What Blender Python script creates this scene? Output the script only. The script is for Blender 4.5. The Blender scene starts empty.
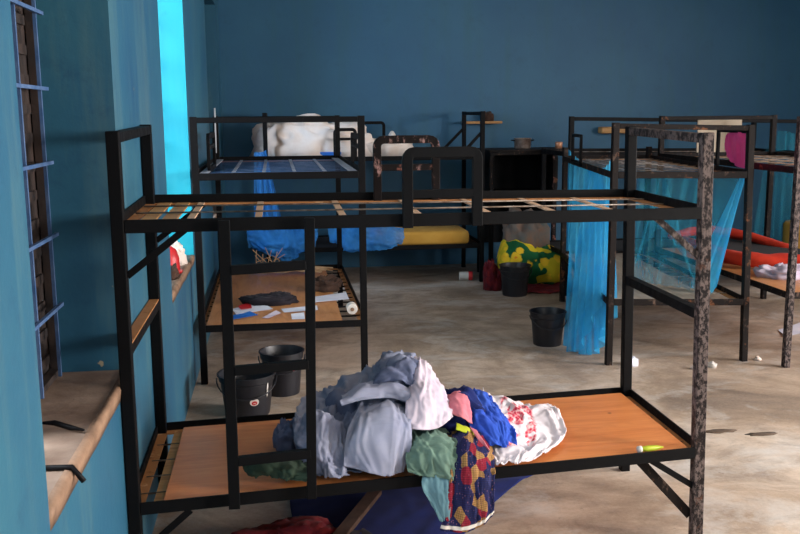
import bpy, bmesh, math, random
from mathutils import Vector, Matrix, noise
C = bpy.context.scene.collection
R = math.radians
V = Vector

# ------------------------------------------------------------------ camera
F, PITCH, YAW, ROLL, H = 911.6, 9.5618, 7.7204, -0.4433, 1.5853
_a, _b, _c = R(PITCH), R(YAW), R(ROLL)
FW = V((math.sin(_b)*math.cos(_a), math.cos(_b)*math.cos(_a), -math.sin(_a)))
_r = V((math.cos(_b), -math.sin(_b), 0)); _u = _r.cross(FW)
RT = _r*math.cos(_c) + _u*math.sin(_c)
UP = -_r*math.sin(_c) + _u*math.cos(_c)
cd = bpy.data.cameras.new('camera'); cam = bpy.data.objects.new('camera', cd); C.objects.link(cam)
cam.matrix_world = Matrix(((RT.x, UP.x, -FW.x, 0), (RT.y, UP.y, -FW.y, 0), (RT.z, UP.z, -FW.z, H), (0, 0, 0, 1)))
cd.sensor_width = 36; cd.lens = F/800*36; cd.clip_start = .05
bpy.context.scene.camera = cam

def ray(u, v): return FW + RT*((u-400)/F) - UP*((v-267)/F)
def aty(u, v, y):
    d = ray(u, v); return V((0, 0, H)) + d*(y/d.y)
def atz(u, v, z):
    d = ray(u, v); return V((0, 0, H)) + d*((z-H)/d.z)

# ------------------------------------------------------------------ materials
def lin(c):
    return tuple((x/255/12.92 if x/255 <= .04045 else ((x/255+.055)/1.055)**2.4) for x in c) + (1,)
class NT:
    def __init__(s, name):
        s.m = bpy.data.materials.new(name); s.m.use_nodes = True
        s.n = s.m.node_tree.nodes; s.l = s.m.node_tree.links
        s.bs = s.n['Principled BSDF']; s.out = s.n['Material Output']
        s.tc = s.n.new('ShaderNodeTexCoord')
    def mapping(s, scale=(1, 1, 1), rot=(0, 0, 0), src='Object'):
        mp = s.n.new('ShaderNodeMapping'); mp.inputs['Scale'].default_value = scale; mp.inputs['Rotation'].default_value = rot
        s.l.new(s.tc.outputs[src], mp.inputs['Vector']); return mp.outputs[0]
    def noise(s, scale, vec=None, detail=5, rough=.6, dist=0):
        t = s.n.new('ShaderNodeTexNoise'); t.inputs['Scale'].default_value = scale; t.inputs['Detail'].default_value = detail
        t.inputs['Roughness'].default_value = rough; t.inputs['Distortion'].default_value = dist
        s.l.new(vec or s.mapping(), t.inputs['Vector']); return t.outputs['Fac']
    def ramp(s, fac, stops, interp='LINEAR'):
        r = s.n.new('ShaderNodeValToRGB'); cr = r.color_ramp; cr.interpolation = interp
        while len(cr.elements) < len(stops): cr.elements.new(.5)
        for e, (p, c) in zip(cr.elements, stops):
            e.position = p; e.color = c if len(c) == 4 else lin(c)
        s.l.new(fac, r.inputs[0]); return r.outputs[0]
    def mix(s, fac, a, b, mode='MIX'):
        m = s.n.new('ShaderNodeMix'); m.data_type = 'RGBA'; m.blend_type = mode
        for k, x in ((0, fac), (6, a), (7, b)):
            if isinstance(x, (int, float)): m.inputs[k].default_value = x
            elif isinstance(x, tuple): m.inputs[k].default_value = x if len(x) == 4 else lin(x)
            else: s.l.new(x, m.inputs[k])
        return m.outputs[2]
    def bump(s, h, strength=.2, dist=.01):
        b = s.n.new('ShaderNodeBump'); b.inputs['Strength'].default_value = strength; b.inputs['Distance'].default_value = dist
        s.l.new(h, b.inputs['Height']); s.l.new(b.outputs[0], s.bs.inputs['Normal'])
    def col(s, c):
        if isinstance(c, tuple): s.bs.inputs['Base Color'].default_value = c if len(c) == 4 else lin(c)
        else: s.l.new(c, s.bs.inputs['Base Color'])
    def set(s, rough=.5, metal=0, spec=None):
        if isinstance(rough, (int, float)): s.bs.inputs['Roughness'].default_value = rough
        else: s.l.new(rough, s.bs.inputs['Roughness'])
        s.bs.inputs['Metallic'].default_value = metal
        if spec is not None: s.bs.inputs['Specular IOR Level'].default_value = spec
BW = lambda x: (x, x, x, 1)

def simple(name, c1, c2=None, scale=8, rough=.7, bump=0, bscale=None, metal=0, spec=None):
    t = NT(name); f = t.noise(scale)
    t.col(t.mix(t.ramp(f, [(.35, BW(0)), (.65, BW(1))]), c1, c2 or c1)); t.set(rough, metal, spec)
    if bump: t.bump(t.noise(bscale or scale*4), bump)
    return t.m

def wall_paint(name, base, light, dark, streak, chip=(150, 165, 165), chipT=.72):
    t = NT(name)
    big = t.noise(1.1, detail=4)
    c = t.mix(t.ramp(big, [(.3, BW(0)), (.7, BW(1))]), base, light)
    st = t.noise(3, t.mapping((1.6, 1.6, .16)), detail=6, rough=.7)
    c = t.mix(t.ramp(st, [(.5, BW(0)), (.75, BW(.65))]), c, streak)
    pl = t.noise(5, detail=8, rough=.75)
    c = t.mix(t.ramp(pl, [(.55, BW(0)), (.75, BW(.55))]), c, dark)
    ch = t.noise(14, detail=3, rough=.5)
    c = t.mix(t.ramp(ch, [(chipT, BW(0)), (chipT+.02, BW(.8))]), c, chip)
    t.col(c); t.set(.5, spec=.35); t.bump(t.noise(30, detail=6), .25, .004)
    return t.m

M = {}
M['wall_back'] = wall_paint('wall_paint_back', (44, 92, 124), (52, 102, 130), (40, 82, 106), (50, 98, 112), chipT=.84)
M['wall_left'] = wall_paint('wall_paint_left', (32, 80, 112), (48, 100, 120), (26, 58, 90), (92, 120, 118), chip=(176, 160, 130), chipT=.75)
M['ceiling'] = simple('ceiling_paint', (205, 205, 200), (190, 190, 185), 2)

def floor_mat():
    t = NT('worn_concrete')
    big = t.noise(.8, detail=6, rough=.68, dist=.9)
    c = t.ramp(big, [(.32, (112, 92, 76)), (.43, (160, 136, 114)), (.53, (196, 172, 150)), (.66, (222, 206, 190))])
    mid = t.noise(2.4, t.mapping((1, 1.7, 1)), detail=8, rough=.72, dist=.8)
    c = t.mix(t.ramp(mid, [(.45, BW(0)), (.66, BW(.7))]), c, (116, 98, 86))
    mid2 = t.noise(1.7, t.mapping((1, 1.4, 1), (0, 0, 1.1)), detail=8, rough=.7, dist=.4)
    c = t.mix(t.ramp(mid2, [(.52, BW(0)), (.66, BW(.7))]), c, (212, 208, 204))
    sp = t.noise(19, detail=5, rough=.6)
    c = t.mix(t.ramp(sp, [(.66, BW(0)), (.72, BW(.55))]), c, (74, 62, 52))
    fine = t.noise(60, detail=6, rough=.8)
    c = t.mix(.22, c, t.ramp(fine, [(.3, (110, 98, 88)), (.7, (216, 204, 190))]), 'MIX')
    t.col(c); t.set(t.ramp(mid, [(.3, BW(.42)), (.7, BW(.65))]), spec=.4)
    t.bump(t.mix(.5, mid, fine), .3, .006)
    return t.m
M['floor'] = floor_mat()

def steel(name, base=(22, 21, 23), wear=(86, 74, 70), T=.62, rust=(112, 70, 42), RT_=.7, scale=22):
    t = NT(name)
    f = t.noise(scale, t.mapping((1, 1, .6)), detail=7, rough=.75)
    c = t.mix(t.ramp(f, [(T, BW(0)), (T+.09, BW(1))]), base, wear)
    g = t.noise(9, detail=5, rough=.7)
    c = t.mix(t.ramp(g, [(RT_, BW(0)), (RT_+.06, BW(.9))]), c, rust)
    t.col(c); t.set(t.ramp(f, [(.4, BW(.5)), (.8, BW(.8))]), spec=.12)
    t.bump(f, .25, .002)
    return t.m
M['steel'] = steel('black_painted_steel', (13, 12, 14), (70, 58, 54), .64)
M['steel_clean'] = steel('black_painted_steel_smooth', (11, 11, 13), (64, 58, 60), T=.7, RT_=.74)
M['steel_worn'] = steel('worn_black_steel', (34, 29, 29), (108, 94, 90), .47, (92, 62, 48), .62, 55)
M['steel_brown'] = steel('brown_black_steel', (26, 21, 20), (92, 74, 64), .57, (112, 72, 48), .6, 20)
M['peeling'] = steel('peeling_steel', (24, 18, 18), (172, 134, 128), .56, (150, 96, 84), .6, 18)
M['lip'] = steel('tan_rusted_angle', (176, 120, 76), (120, 76, 46), .58, (214, 168, 126), .6, 14)
M['slat_tan'] = steel('tan_painted_slat', (214, 176, 144), (128, 86, 56), .62, (226, 190, 156), .64, 14)
M['slat_pale'] = simple('pale_slat', (188, 190, 200), (150, 154, 168), 14, .45)
M['wire'] = simple('wire_metal', (150, 140, 130), (96, 78, 62), 20, .4, metal=.4)
M['bar_blue'] = simple('blue_painted_bar', (52, 84, 128), (84, 108, 146), 20, .5)
M['pale_edge'] = simple('pale_edge_white', (220, 222, 228), rough=.6)

def wood(name, c1, c2, c3, s=(1.1, 9, 9), rough=.38):
    t = NT(name)
    f = t.noise(2.2, t.mapping(s), detail=7, rough=.65, dist=1.2)
    c = t.ramp(f, [(.3, c3), (.5, c1), (.72, c2)])
    k = t.noise(9, detail=1); c = t.mix(t.ramp(k, [(.76, BW(0)), (.79, BW(.8))]), c, (86, 44, 26))
    d = t.noise(3, detail=6); c = t.mix(t.ramp(d, [(.52, BW(0)), (.75, BW(.35))]), c, (150, 96, 66))
    t.col(c); t.set(rough, spec=.45); t.bump(f, .08, .002)
    return t.m
M['ply'] = wood('reddish_plywood', (220, 134, 74), (230, 150, 90), (202, 114, 58))
M['ply2'] = wood('tan_plywood', (196, 132, 80), (206, 146, 96), (172, 110, 62), (7, 1.2, 7))
M['ply_pale'] = wood('pale_dusty_plywood', (150, 136, 120), (166, 152, 136), (132, 118, 102), (7, 1.2, 7), .6)
M['tanwood'] = wood('tan_timber', (190, 140, 84), (206, 158, 104), (150, 100, 56), rough=.6)

def fabric(name, c1, c2=None, scale=5, rough=.9, weave=260, sheen=.03, bs=.15):
    t = NT(name); f = t.noise(scale, detail=5)
    t.col(t.mix(t.ramp(f, [(.35, BW(0)), (.68, BW(1))]), c1, c2 or c1)); t.set(rough, spec=.15)
    t.bs.inputs['Sheen Weight'].default_value = sheen
    t.bump(t.noise(weave, detail=2), bs, .001)
    return t.m
M['denim'] = fabric('faded_blue_denim', (122, 128, 152), (146, 150, 168), 7)
M['denim_pale'] = fabric('pale_denim', (138, 142, 166), (160, 162, 180), 6)
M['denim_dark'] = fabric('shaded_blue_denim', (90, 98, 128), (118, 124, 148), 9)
M['whitepink'] = fabric('pinkish_white_cotton', (214, 200, 212), (196, 182, 200), 5)
M['green'] = fabric('faded_green_cotton', (88, 112, 100), (112, 138, 124), 8)
M['olive'] = fabric('dark_green_cotton', (48, 62, 50), (72, 88, 72), 12)
M['aqua'] = fabric('aqua_cotton', (92, 128, 140), (108, 144, 154), 6)
M['royal'] = fabric('royal_blue_cotton', (44, 76, 178), (58, 96, 196), 6)
M['navy'] = fabric('navy_cloth', (20, 28, 76), (28, 40, 98), 6)
M['pink'] = fabric('dusty_pink_cotton', (214, 130, 140), (196, 104, 120), 12)
M['hotpink'] = fabric('bright_pink_cotton', (255, 92, 150), (246, 70, 136), 6)
M['yellowpad'] = fabric('yellow_foam', (206, 160, 76), (190, 140, 58), 5)
M['darkcloth'] = fabric('dark_cloth', (30, 28, 34), (48, 44, 50), 12)
M['brownrag'] = fabric('brown_rag', (84, 62, 52), (58, 44, 38), 14)
M['greyclothes'] = fabric('grey_brown_clothes', (124, 98, 84), (92, 96, 94), 9)
M['sheetwhite'] = fabric('creased_white_sheet', (240, 228, 220), (220, 200, 186), 3)
M['red'] = fabric('red_orange_cloth', (206, 60, 36), (150, 34, 24), 3)
M['beigecloth'] = fabric('beige_board', (206, 190, 168), (192, 174, 152), 4)
M['darkmat'] = fabric('dark_mattress_cover', (26, 24, 27), (20, 19, 22), 5)
M['maroonstripe'] = fabric('maroon_cloth', (120, 34, 36), (80, 26, 40), 18)

def white_print():
    t = NT('white_cotton_with_red_print')
    vo = t.n.new('ShaderNodeTexVoronoi'); vo.inputs['Scale'].default_value = 34; t.l.new(t.mapping(src='UV'), vo.inputs['Vector'])
    w = t.noise(5.2, t.mapping(src='UV'), detail=2)
    sx = t.n.new('ShaderNodeSeparateXYZ'); t.l.new(t.tc.outputs['UV'], sx.inputs[0])
    band = t.ramp(sx.outputs[0], [(.22, BW(0)), (.25, BW(1)), (.62, BW(1)), (.66, BW(0))])
    bandv = t.ramp(sx.outputs[1], [(.05, BW(0)), (.1, BW(1)), (.7, BW(1)), (.76, BW(0))])
    m = t.mix(1.0, band, bandv, 'MULTIPLY')
    blob = t.ramp(w, [(.46, BW(0)), (.5, BW(1))])
    m = t.mix(1.0, m, blob, 'MULTIPLY')
    pr = t.ramp(vo.outputs['Distance'], [(.2, (172, 38, 62)), (.5, (214, 96, 112)), (.8, (232, 190, 188))])
    t.col(t.mix(m, (226, 216, 220), pr)); t.set(.9, spec=.1); t.bump(t.noise(200, detail=2), .12, .001)
    return t.m
M['whiteprint'] = white_print()

def patchwork():
    t = NT('patchwork_print')
    vo = t.n.new('ShaderNodeTexVoronoi'); vo.inputs['Scale'].default_value = 6.5; vo.inputs['Randomness'].default_value = .75
    t.l.new(t.mapping((1, 1.4, 1), src='UV'), vo.inputs['Vector'])
    sp = t.n.new('ShaderNodeSeparateColor'); t.l.new(vo.outputs['Color'], sp.inputs[0])
    c = t.ramp(sp.outputs[0], [(0, (34, 40, 80)), (.34, (160, 120, 74)), (.5, (40, 42, 84)), (.66, (142, 38, 54)), (.78, (56, 60, 104)), (.92, (172, 130, 80))], 'CONSTANT')
    ch = t.n.new('ShaderNodeTexChecker'); ch.inputs['Scale'].default_value = 46; t.l.new(t.mapping((1, 1.6, 1), (0, 0, .7), src='UV'), ch.inputs['Vector'])
    c = t.mix(t.mix(1.0, ch.outputs['Fac'], BW(.45), 'MULTIPLY'), c, (36, 26, 40))
    v2 = t.n.new('ShaderNodeTexVoronoi'); v2.inputs['Scale'].default_value = 26; t.l.new(t.mapping(src='UV'), v2.inputs['Vector'])
    c = t.mix(t.ramp(v2.outputs['Distance'], [(.13, BW(.45)), (.24, BW(0))]), c, (176, 120, 130))
    sx = t.n.new('ShaderNodeSeparateXYZ'); t.l.new(t.tc.outputs['UV'], sx.inputs[0])
    hem = t.ramp(sx.outputs[1], [(.925, BW(0)), (.93, BW(1)), (.965, BW(1)), (.97, BW(0))])
    c = t.mix(hem, c, (226, 216, 206))
    t.col(c); t.set(.9, spec=.1)
    return t.m
M['patch'] = patchwork()

def floral():
    t = NT('yellow_and_green_floral')
    vo = t.n.new('ShaderNodeTexVoronoi'); vo.inputs['Scale'].default_value = 7.5; vo.inputs['Randomness'].default_value = .55
    wob = t.n.new('ShaderNodeTexNoise'); wob.inputs['Scale'].default_value = 14; t.l.new(t.mapping(), wob.inputs['Vector'])
    va = t.n.new('ShaderNodeVectorMath'); va.operation = 'MULTIPLY_ADD'; va.inputs[1].default_value = (.07, .07, .07)
    t.l.new(wob.outputs['Color'], va.inputs[0]); t.l.new(t.mapping(), va.inputs[2]); t.l.new(va.outputs[0], vo.inputs['Vector'])
    band = t.noise(3.4, t.mapping((1, 1, 1.5)), detail=1)
    ground = t.ramp(band, [(.44, (24, 92, 54)), (.5, (206, 186, 40))], 'CONSTANT')
    c = t.mix(t.ramp(vo.outputs['Distance'], [(.34, BW(1)), (.4, BW(0))]), ground, (238, 196, 46))
    c = t.mix(t.ramp(vo.outputs['Distance'], [(.1, BW(1)), (.14, BW(0))]), c, (232, 140, 36))
    t.col(c); t.set(.8, spec=.2)
    return t.m
M['floral'] = floral()

def net(name, c1, c2, alpha, stripes=0):
    t = NT(name); t.n.remove(t.bs)
    d = t.n.new('ShaderNodeBsdfDiffuse'); tr = t.n.new('ShaderNodeBsdfTranslucent'); tp = t.n.new('ShaderNodeBsdfTransparent')
    f = t.noise(4, detail=5); c = t.mix(t.ramp(f, [(.35, BW(0)), (.65, BW(1))]), c1, c2)
    t.l.new(c, d.inputs[0]); t.l.new(c, tr.inputs[0])
    a = t.n.new('ShaderNodeMixShader'); a.inputs[0].default_value = .45; t.l.new(d.outputs[0], a.inputs[1]); t.l.new(tr.outputs[0], a.inputs[2])
    b = t.n.new('ShaderNodeMixShader'); al = t.ramp(t.noise(9, t.mapping((1, 1, .35)), detail=4), [(.3, BW(max(0, alpha-.12))), (.7, BW(min(1, alpha+.15)))])
    t.l.new(al, b.inputs[0]); t.l.new(tp.outputs[0], b.inputs[1]); t.l.new(a.outputs[0], b.inputs[2]); t.l.new(b.outputs[0], t.out.inputs[0])
    return t.m
M['net_bright'] = net('bright_blue_net', (58, 184, 240), (92, 206, 248), .6)
M['net_teal'] = net('teal_net', (58, 172, 204), (84, 196, 222), .34)
M['net_blue'] = net('deep_blue_net', (58, 146, 232), (84, 170, 244), .8)
M['plastic'] = simple('black_plastic', (18, 18, 24), (26, 26, 34), 6, .42, .1, 20)
M['pot'] = simple('aluminium_pot', (196, 176, 164), (130, 104, 92), 16, .35, metal=.7)
M['copper'] = simple('copper_cup', (206, 146, 112), (150, 96, 70), 16, .4, metal=.3)
M['paper'] = simple('white_paper', (226, 226, 236), (206, 208, 224), 5, .8)
M['redplastic'] = simple('red_plastic', (206, 40, 44), (178, 30, 34), 5, .4)
M['whiteplastic'] = simple('white_plastic', (226, 220, 212), (206, 198, 190), 9, .4)
M['lime'] = simple('lime_plastic', (196, 206, 50), (178, 190, 44), 5, .4)
M['bluebook'] = simple('blue_card', (30, 112, 206), (26, 100, 190), 5, .6)
M['straw'] = simple('dry_straw', (206, 176, 140), (176, 140, 104), 20, .8)
M['shutter'] = simple('dark_metal_shutter', (36, 30, 30), (56, 42, 36), 9, .6, .2)
M['sill'] = simple('worn_sill_cement', (150, 128, 112), (112, 90, 76), 5, .6, .3, 26)
M['silledge'] = simple('worn_sill_edge', (150, 118, 94), (116, 88, 68), 12, .7, .3, 30)
M['dirt'] = simple('dried_mud', (74, 58, 46), (94, 76, 60), 20, .9, .4)

# ------------------------------------------------------------------ mesh helpers
def box(bm, lo, hi):
    vs = [bm.verts.new((x, y, z)) for x in (lo[0], hi[0]) for y in (lo[1], hi[1]) for z in (lo[2], hi[2])]
    for f in ((0, 1, 3, 2), (4, 6, 7, 5), (0, 4, 5, 1), (2, 3, 7, 6), (0, 2, 6, 4), (1, 5, 7, 3)): bm.faces.new([vs[i] for i in f])
def bar(bm, p, q, w, h, side=None):
    """rectangular bar from p to q; w measured along side, h along the third axis"""
    p, q = V(p), V(q); d = (q-p).normalized()
    if side is None: side = V((0, 0, 1)).cross(d) if abs(d.z) < .9 else V((1, 0, 0))
    s = (V(side) - d*V(side).dot(d)).normalized(); t = d.cross(s)
    vs = [bm.verts.new(o + s*(a*w/2) + t*(b*h/2)) for o in (p, q) for a, b in ((-1, -1), (1, -1), (1, 1), (-1, 1))]
    for f in ((3, 2, 1, 0), (4, 5, 6, 7), (0, 1, 5, 4), (1, 2, 6, 5), (2, 3, 7, 6), (3, 0, 4, 7)): bm.faces.new([vs[i] for i in f])
def tube(bm, pts, r, n=8, close=False, radii=None):
    pts = [V(p) for p in pts]; rings = []
    N = len(pts); prev = None
    for i, p in enumerate(pts):
        if close: d = pts[(i+1) % N]-pts[i-1]
        else: d = pts[min(i+1, N-1)]-pts[max(i-1, 0)]
        d.normalize()
        if prev is None: s = d.orthogonal().normalized()
        else: s = (prev - d*prev.dot(d)).normalized()
        prev = s; t = d.cross(s); rr = radii[i] if radii else r
        rings.append([bm.verts.new(p + s*math.cos(2*math.pi*k/n)*rr + t*math.sin(2*math.pi*k/n)*rr) for k in range(n)])
    for i in range(N if close else N-1):
        a, b = rings[i], rings[(i+1) % N]
        for k in range(n): bm.faces.new((a[k], a[(k+1) % n], b[(k+1) % n], b[k]))
    if not close: bm.faces.new(rings[0][::-1]); bm.faces.new(rings[-1])
def lathe(bm, c, prof, n=28):
    rings = []
    for r, z in prof:
        if r < 1e-5: rings.append([bm.verts.new((c[0], c[1], c[2]+z))])
        else: rings.append([bm.verts.new((c[0]+r*math.cos(2*math.pi*k/n), c[1]+r*math.sin(2*math.pi*k/n), c[2]+z)) for k in range(n)])
    for a, b in zip(rings, rings[1:]):
        for k in range(n):
            x, y = a[k % len(a)], a[(k+1) % len(a)]; z, w = b[(k+1) % len(b)], b[k % len(b)]
            f = [x, y, z, w]; f2 = []
            for q in f:
                if q not in f2: f2.append(q)
            if len(f2) > 2: bm.faces.new(f2)
def rect_path(pt, a0, a1, z0, z1, r, closed=True):
    """rounded rectangle in a vertical plane; pt(a, z) -> world point"""
    out = []
    for (ca, cz, s) in ((a1-r, z1-r, 0), (a0+r, z1-r, 90), (a0+r, z0+r, 180), (a1-r, z0+r, 270)):
        for k in range(5):
            th = R(s+k*22.5); out.append(pt(ca+r*math.cos(th), cz+r*math.sin(th)))
    return out
def recto(bm, pts, w, h, nrm):
    """closed rectangular-section loop; w in the plane, h along nrm"""
    N = len(pts); nrm = V(nrm).normalized(); rings = []
    for i in range(N):
        d = (pts[(i+1) % N]-pts[i-1]).normalized(); s = d.cross(nrm).normalized()
        rings.append([bm.verts.new(pts[i]+s*(a*w/2)+nrm*(b*h/2)) for a, b in ((-1, -1), (1, -1), (1, 1), (-1, 1))])
    for i in range(N):
        a, b = rings[i], rings[(i+1) % N]
        for k in range(4): bm.faces.new((a[k], a[(k+1) % 4], b[(k+1) % 4], b[k]))

def finish(name, bm, mat, parent=None, loc=None, smooth=False, bevel=0, label=None, mods=()):
    bmesh.ops.recalc_face_normals(bm, faces=bm.faces)
    me = bpy.data.meshes.new(name)
    o = bpy.data.objects.new(name, me); C.objects.link(o)
    off = V((0, 0, 0))
    if parent is not None:
        off = V(parent['_loc']); o.parent = parent
        if parent.get('_ismesh'): pass
    elif loc is not None:
        off = V(loc); o.location = off
    for v in bm.verts: v.co -= off
    bm.to_mesh(me); bm.free()
    for m in (mat if isinstance(mat, (list, tuple)) else [mat]): me.materials.append(m)
    if smooth:
        for p in me.polygons: p.use_smooth = True
    if bevel:
        b = o.modifiers.new('bevel', 'BEVEL'); b.width = bevel; b.segments = 2; b.limit_method = 'ANGLE'
    for f in mods: f(o)
    o['_loc'] = list(off)
    if label: o['label'] = label
    return o
def solid(t): 
    def f(o):
        m = o.modifiers.new('thick', 'SOLIDIFY'); m.thickness = t; m.offset = 0
    return f
def subs(n):
    def f(o):
        m = o.modifiers.new('smooth', 'SUBSURF'); m.levels = n; m.render_levels = n
    return f
def tag(o, label, cat, group=None):
    o['label'] = label; o['category'] = cat
    if group: o['group'] = group
    return o
def thing(name, loc, label, cat, group=None):
    o = bpy.data.objects.new(name, None); C.objects.link(o); o.location = loc; o['_loc'] = list(loc)
    o.empty_display_size = .1
    return tag(o, label, cat, group)
def struct(name, bm, mat, **k):
    o = finish(name, bm, mat, **k)
    if o.parent is None: o['kind'] = 'structure'
    return o
def nb(): return bmesh.new()

# ------------------------------------------------------------------ room
XL, XR, Y0, Y1, ZC = -.51, 6.4, -2.2, 9.4, 3.2
T = .3
bm = nb(); box(bm, (XL-.3, Y0-.2, -.1), (XR+.2, Y1+.2, 0)); struct('floor', bm, M['floor'])
bm = nb(); box(bm, (XL-.3, Y0-.2, ZC), (XR+.2, Y1+.2, ZC+.1)); struct('ceiling', bm, M['ceiling'])
bm = nb(); box(bm, (XL-.3, Y1, 0), (XR+.2, Y1+.2, ZC)); struct('wall_back', bm, M['wall_back'])
bm = nb(); box(bm, (XL-.3, Y0-.2, 0), (XR+.2, Y0, ZC)); struct('wall_front', bm, M['wall_back'])
SZ, LZ = .738, 2.6
wins = [(1.955, 3.09), (4.42, 5.66), (7.5, 8.95)]
def wall_with_openings(xa, xb, ops, sz, lz, mat, name):
    bm = nb(); ys = [Y0] + [y for w in ops for y in w] + [Y1]
    for i in range(0, len(ys), 2): box(bm, (xa, ys[i], 0), (xb, ys[i+1], ZC))
    for a, b in ops:
        box(bm, (xa, a, 0), (xb, b, sz)); box(bm, (xa, a, lz), (xb, b, ZC))
    bmesh.ops.remove_doubles(bm, verts=bm.verts, dist=1e-5)
    # drop interior doubled faces
    seen = {}
    for f in list(bm.faces):
        key = tuple(sorted(v.index for v in f.verts)); 
    return struct(name, bm, mat)
wall_with_openings(XL-T, XL, wins, SZ-.03, LZ, M['wall_left'], 'wall_left')
rwins = [(-.6, 1.0), (2.4, 4.0), (5.6, 7.2)]
wall_with_openings(XR, XR+.2, rwins, .9, 2.5, M['wall_back'], 'wall_right')
# windows of the left wall: cement sill with a worn nosing, steel frame, bars, shutters
for n, (a, b) in enumerate(wins, 1):
    bm = nb(); box(bm, (XL-T+.002, a+.002, SZ-.03), (XL-.006, b-.002, SZ)); struct('trim_%d' % n, bm, M['sill'], bevel=.006)
    bm = nb(); seg = 24; pr = None
    for i in range(seg+1):
        y = a + (b-a)*i/seg; w = .010+.007*noise.noise((y*5, n, 0)); z = SZ + .001
        ring = [bm.verts.new(c) for c in ((XL-w*1.6, y, z+.003), (XL+.0+w*.15, y, z-.002), (XL+.006, y, z-w*1.1), (XL+.0005, y, z-.04-w), (XL-.02, y, z-.028))]
        if pr:
            for k in range(5): bm.faces.new((pr[k], pr[(k+1) % 5], ring[(k+1) % 5], ring[k]))
        else: bm.faces.new(ring)
        pr = ring
    bm.faces.new(pr[::-1]); struct('trim_%d' % (n+3), bm, M['silledge'], smooth=True)
    fx = XL-.235
    bm = nb()
    for (p, q) in (((fx, a+.012, SZ), (fx, a+.012, LZ)), ((fx, b-.012, SZ), (fx, b-.012, LZ))): bar(bm, p, q, .03, .024)
    bar(bm, (fx, a, LZ-.012), (fx, b, LZ-.012), .03, .024); bar(bm, (fx, a, SZ+.01), (fx, b, SZ+.01), .03, .02)
    w = struct('window_%d' % n, bm, M['shutter'])
    bm = nb()
    nv = 5
    for k in range(nv): bar(bm, (fx+.03, a+.09+(b-a-.18)*k/(nv-1), SZ+.01), (fx+.03, a+.09+(b-a-.18)*k/(nv-1), LZ-.01), .010, .010)
    for k in range(7): bar(bm, (fx+.041, a+.04, .98+k*.23), (fx+.041, b-.045, .98+k*.23), .011, .011)
    struct('grille', bm, M['bar_blue'], parent=w)
    if n != 2:
        # steel shutters, the far leaf shut and the near one ajar
        bm = nb(); ys = a+.42 if n == 1 else a+.3
        box(bm, (fx-.03, ys, SZ), (fx-.02, b-.001, LZ))
        for k in range(20): bar(bm, (fx-.016, ys+.03, SZ+.06+k*.09), (fx-.016, b-.05, SZ+.06+k*.09), .012, .03)
        struct('shutter', bm, M['shutter'], parent=w)

# daylight on the second window's jambs, painted in as bright cyan liner panels
M['daylit_jamb'] = wall_paint('daylit_jamb_cyan', (18, 160, 186), (30, 172, 194), (16, 140, 170), (60, 176, 192), chip=(120, 190, 200), chipT=.78)
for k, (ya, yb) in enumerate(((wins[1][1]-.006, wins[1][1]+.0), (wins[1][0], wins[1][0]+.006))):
    bm = nb(); box(bm, (XL-T+.08, ya, SZ), (XL-.001, yb, LZ)); struct('trim_%d' % (7+k), bm, M['daylit_jamb'])
# ------------------------------------------------------------------ bunk beds
PW = .04
def quad_bed(name, label, base, tilt, lev, group='steel bunk beds in the dormitory', mats=None, post_mats=None,
             upper=None, lower=None, braces=(), top=('near', 'right', 'far', 'left'), pw=PW, no_lower=False):
    """base: four post centres (near left, near right, far right, far left)"""
    mats = mats or M['steel']
    root = thing(name, (base[0][0], base[0][1], 0), label, 'bunk bed', group)
    post = lambda i, z: V((base[i][0]+tilt[i][0]*z, base[i][1]+tilt[i][1]*z, z))
    for i in range(4):
        bm = nb(); bar(bm, post(i, 0), post(i, lev[i][2]), pw, pw, (1, 0, 0))
        finish('post', bm, (post_mats or {}).get(i, mats), root, bevel=.003)
    S = {'near': (0, 1), 'right': (1, 2), 'far': (2, 3), 'left': (3, 0)}
    cen = lambda z: sum((post(i, z) for i in range(4)), V())/4
    def ends(s, k, dz=0):
        i, j = S[s]; p = post(i, lev[i][k]); q = post(j, lev[j][k]); d = (q-p).normalized()
        p.z += dz; q.z += dz
        return p+d*pw/2, q-d*pw/2, d
    def rail(s, k, nm, rh=.042, lip=True, mat=None):
        p, q, d = ends(s, k); inn = V((0, 0, 1)).cross(d).normalized()
        if inn.dot(cen(0).xy.to_3d()-V((p.x, p.y, 0))) < 0: inn = -inn
        out = -inn*(pw/2-.004)
        bm = nb(); o = V((0, 0, -rh/2)); bar(bm, p+out+o, q+out+o, .008, rh, inn)
        r = finish(nm, bm, mat or mats, root, bevel=.002)
        if lip:
            bm = nb(); e = inn*(pw/2+.006-.0)
            o = V((0, 0, -rh+.006)); bar(bm, p+o+inn*.003, q+o+inn*.003, .042, .006, inn)
            f = finish('ledge', bm, M['lip'], r)
        return r
    for s in top:
        p, q, d = ends(s, 2, -pw*.5); bm = nb(); bar(bm, p, q, pw*.95, pw*.8, V((0, 0, 1)).cross(d)); finish('head_rail', bm, mats if s != 'right' or not post_mats else post_mats.get('top', mats), root, bevel=.003)
    for s in S:
        rail(s, 1, 'upper_rail')
        if not no_lower: rail(s, 0, 'lower_rail')
    root['_q'] = 0
    return root, post, S
def lerp(a, b, t): return a+(b-a)*t
def deck_pt(post, lev, k, fa, fb, dz=0):
    P = [post(i, lev[i][k]) for i in range(4)]
    p = lerp(lerp(P[0], P[1], fa), lerp(P[3], P[2], fa), fb); p.z += dz; return p
def slats(root, post, lev, k, fr, direction, mat, w=.028, dz=-.03, nm='slat'):
    for t in fr:
        bm = nb()
        p, q = (deck_pt(post, lev, k, t, 0, dz), deck_pt(post, lev, k, t, 1, dz)) if direction == 'depth' else (deck_pt(post, lev, k, 0, t, dz), deck_pt(post, lev, k, 1, t, dz))
        d = (q-p).normalized(); bar(bm, p, q, w, .006, V((0, 0, 1)).cross(d)); finish(nm, bm, mat, root)
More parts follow.
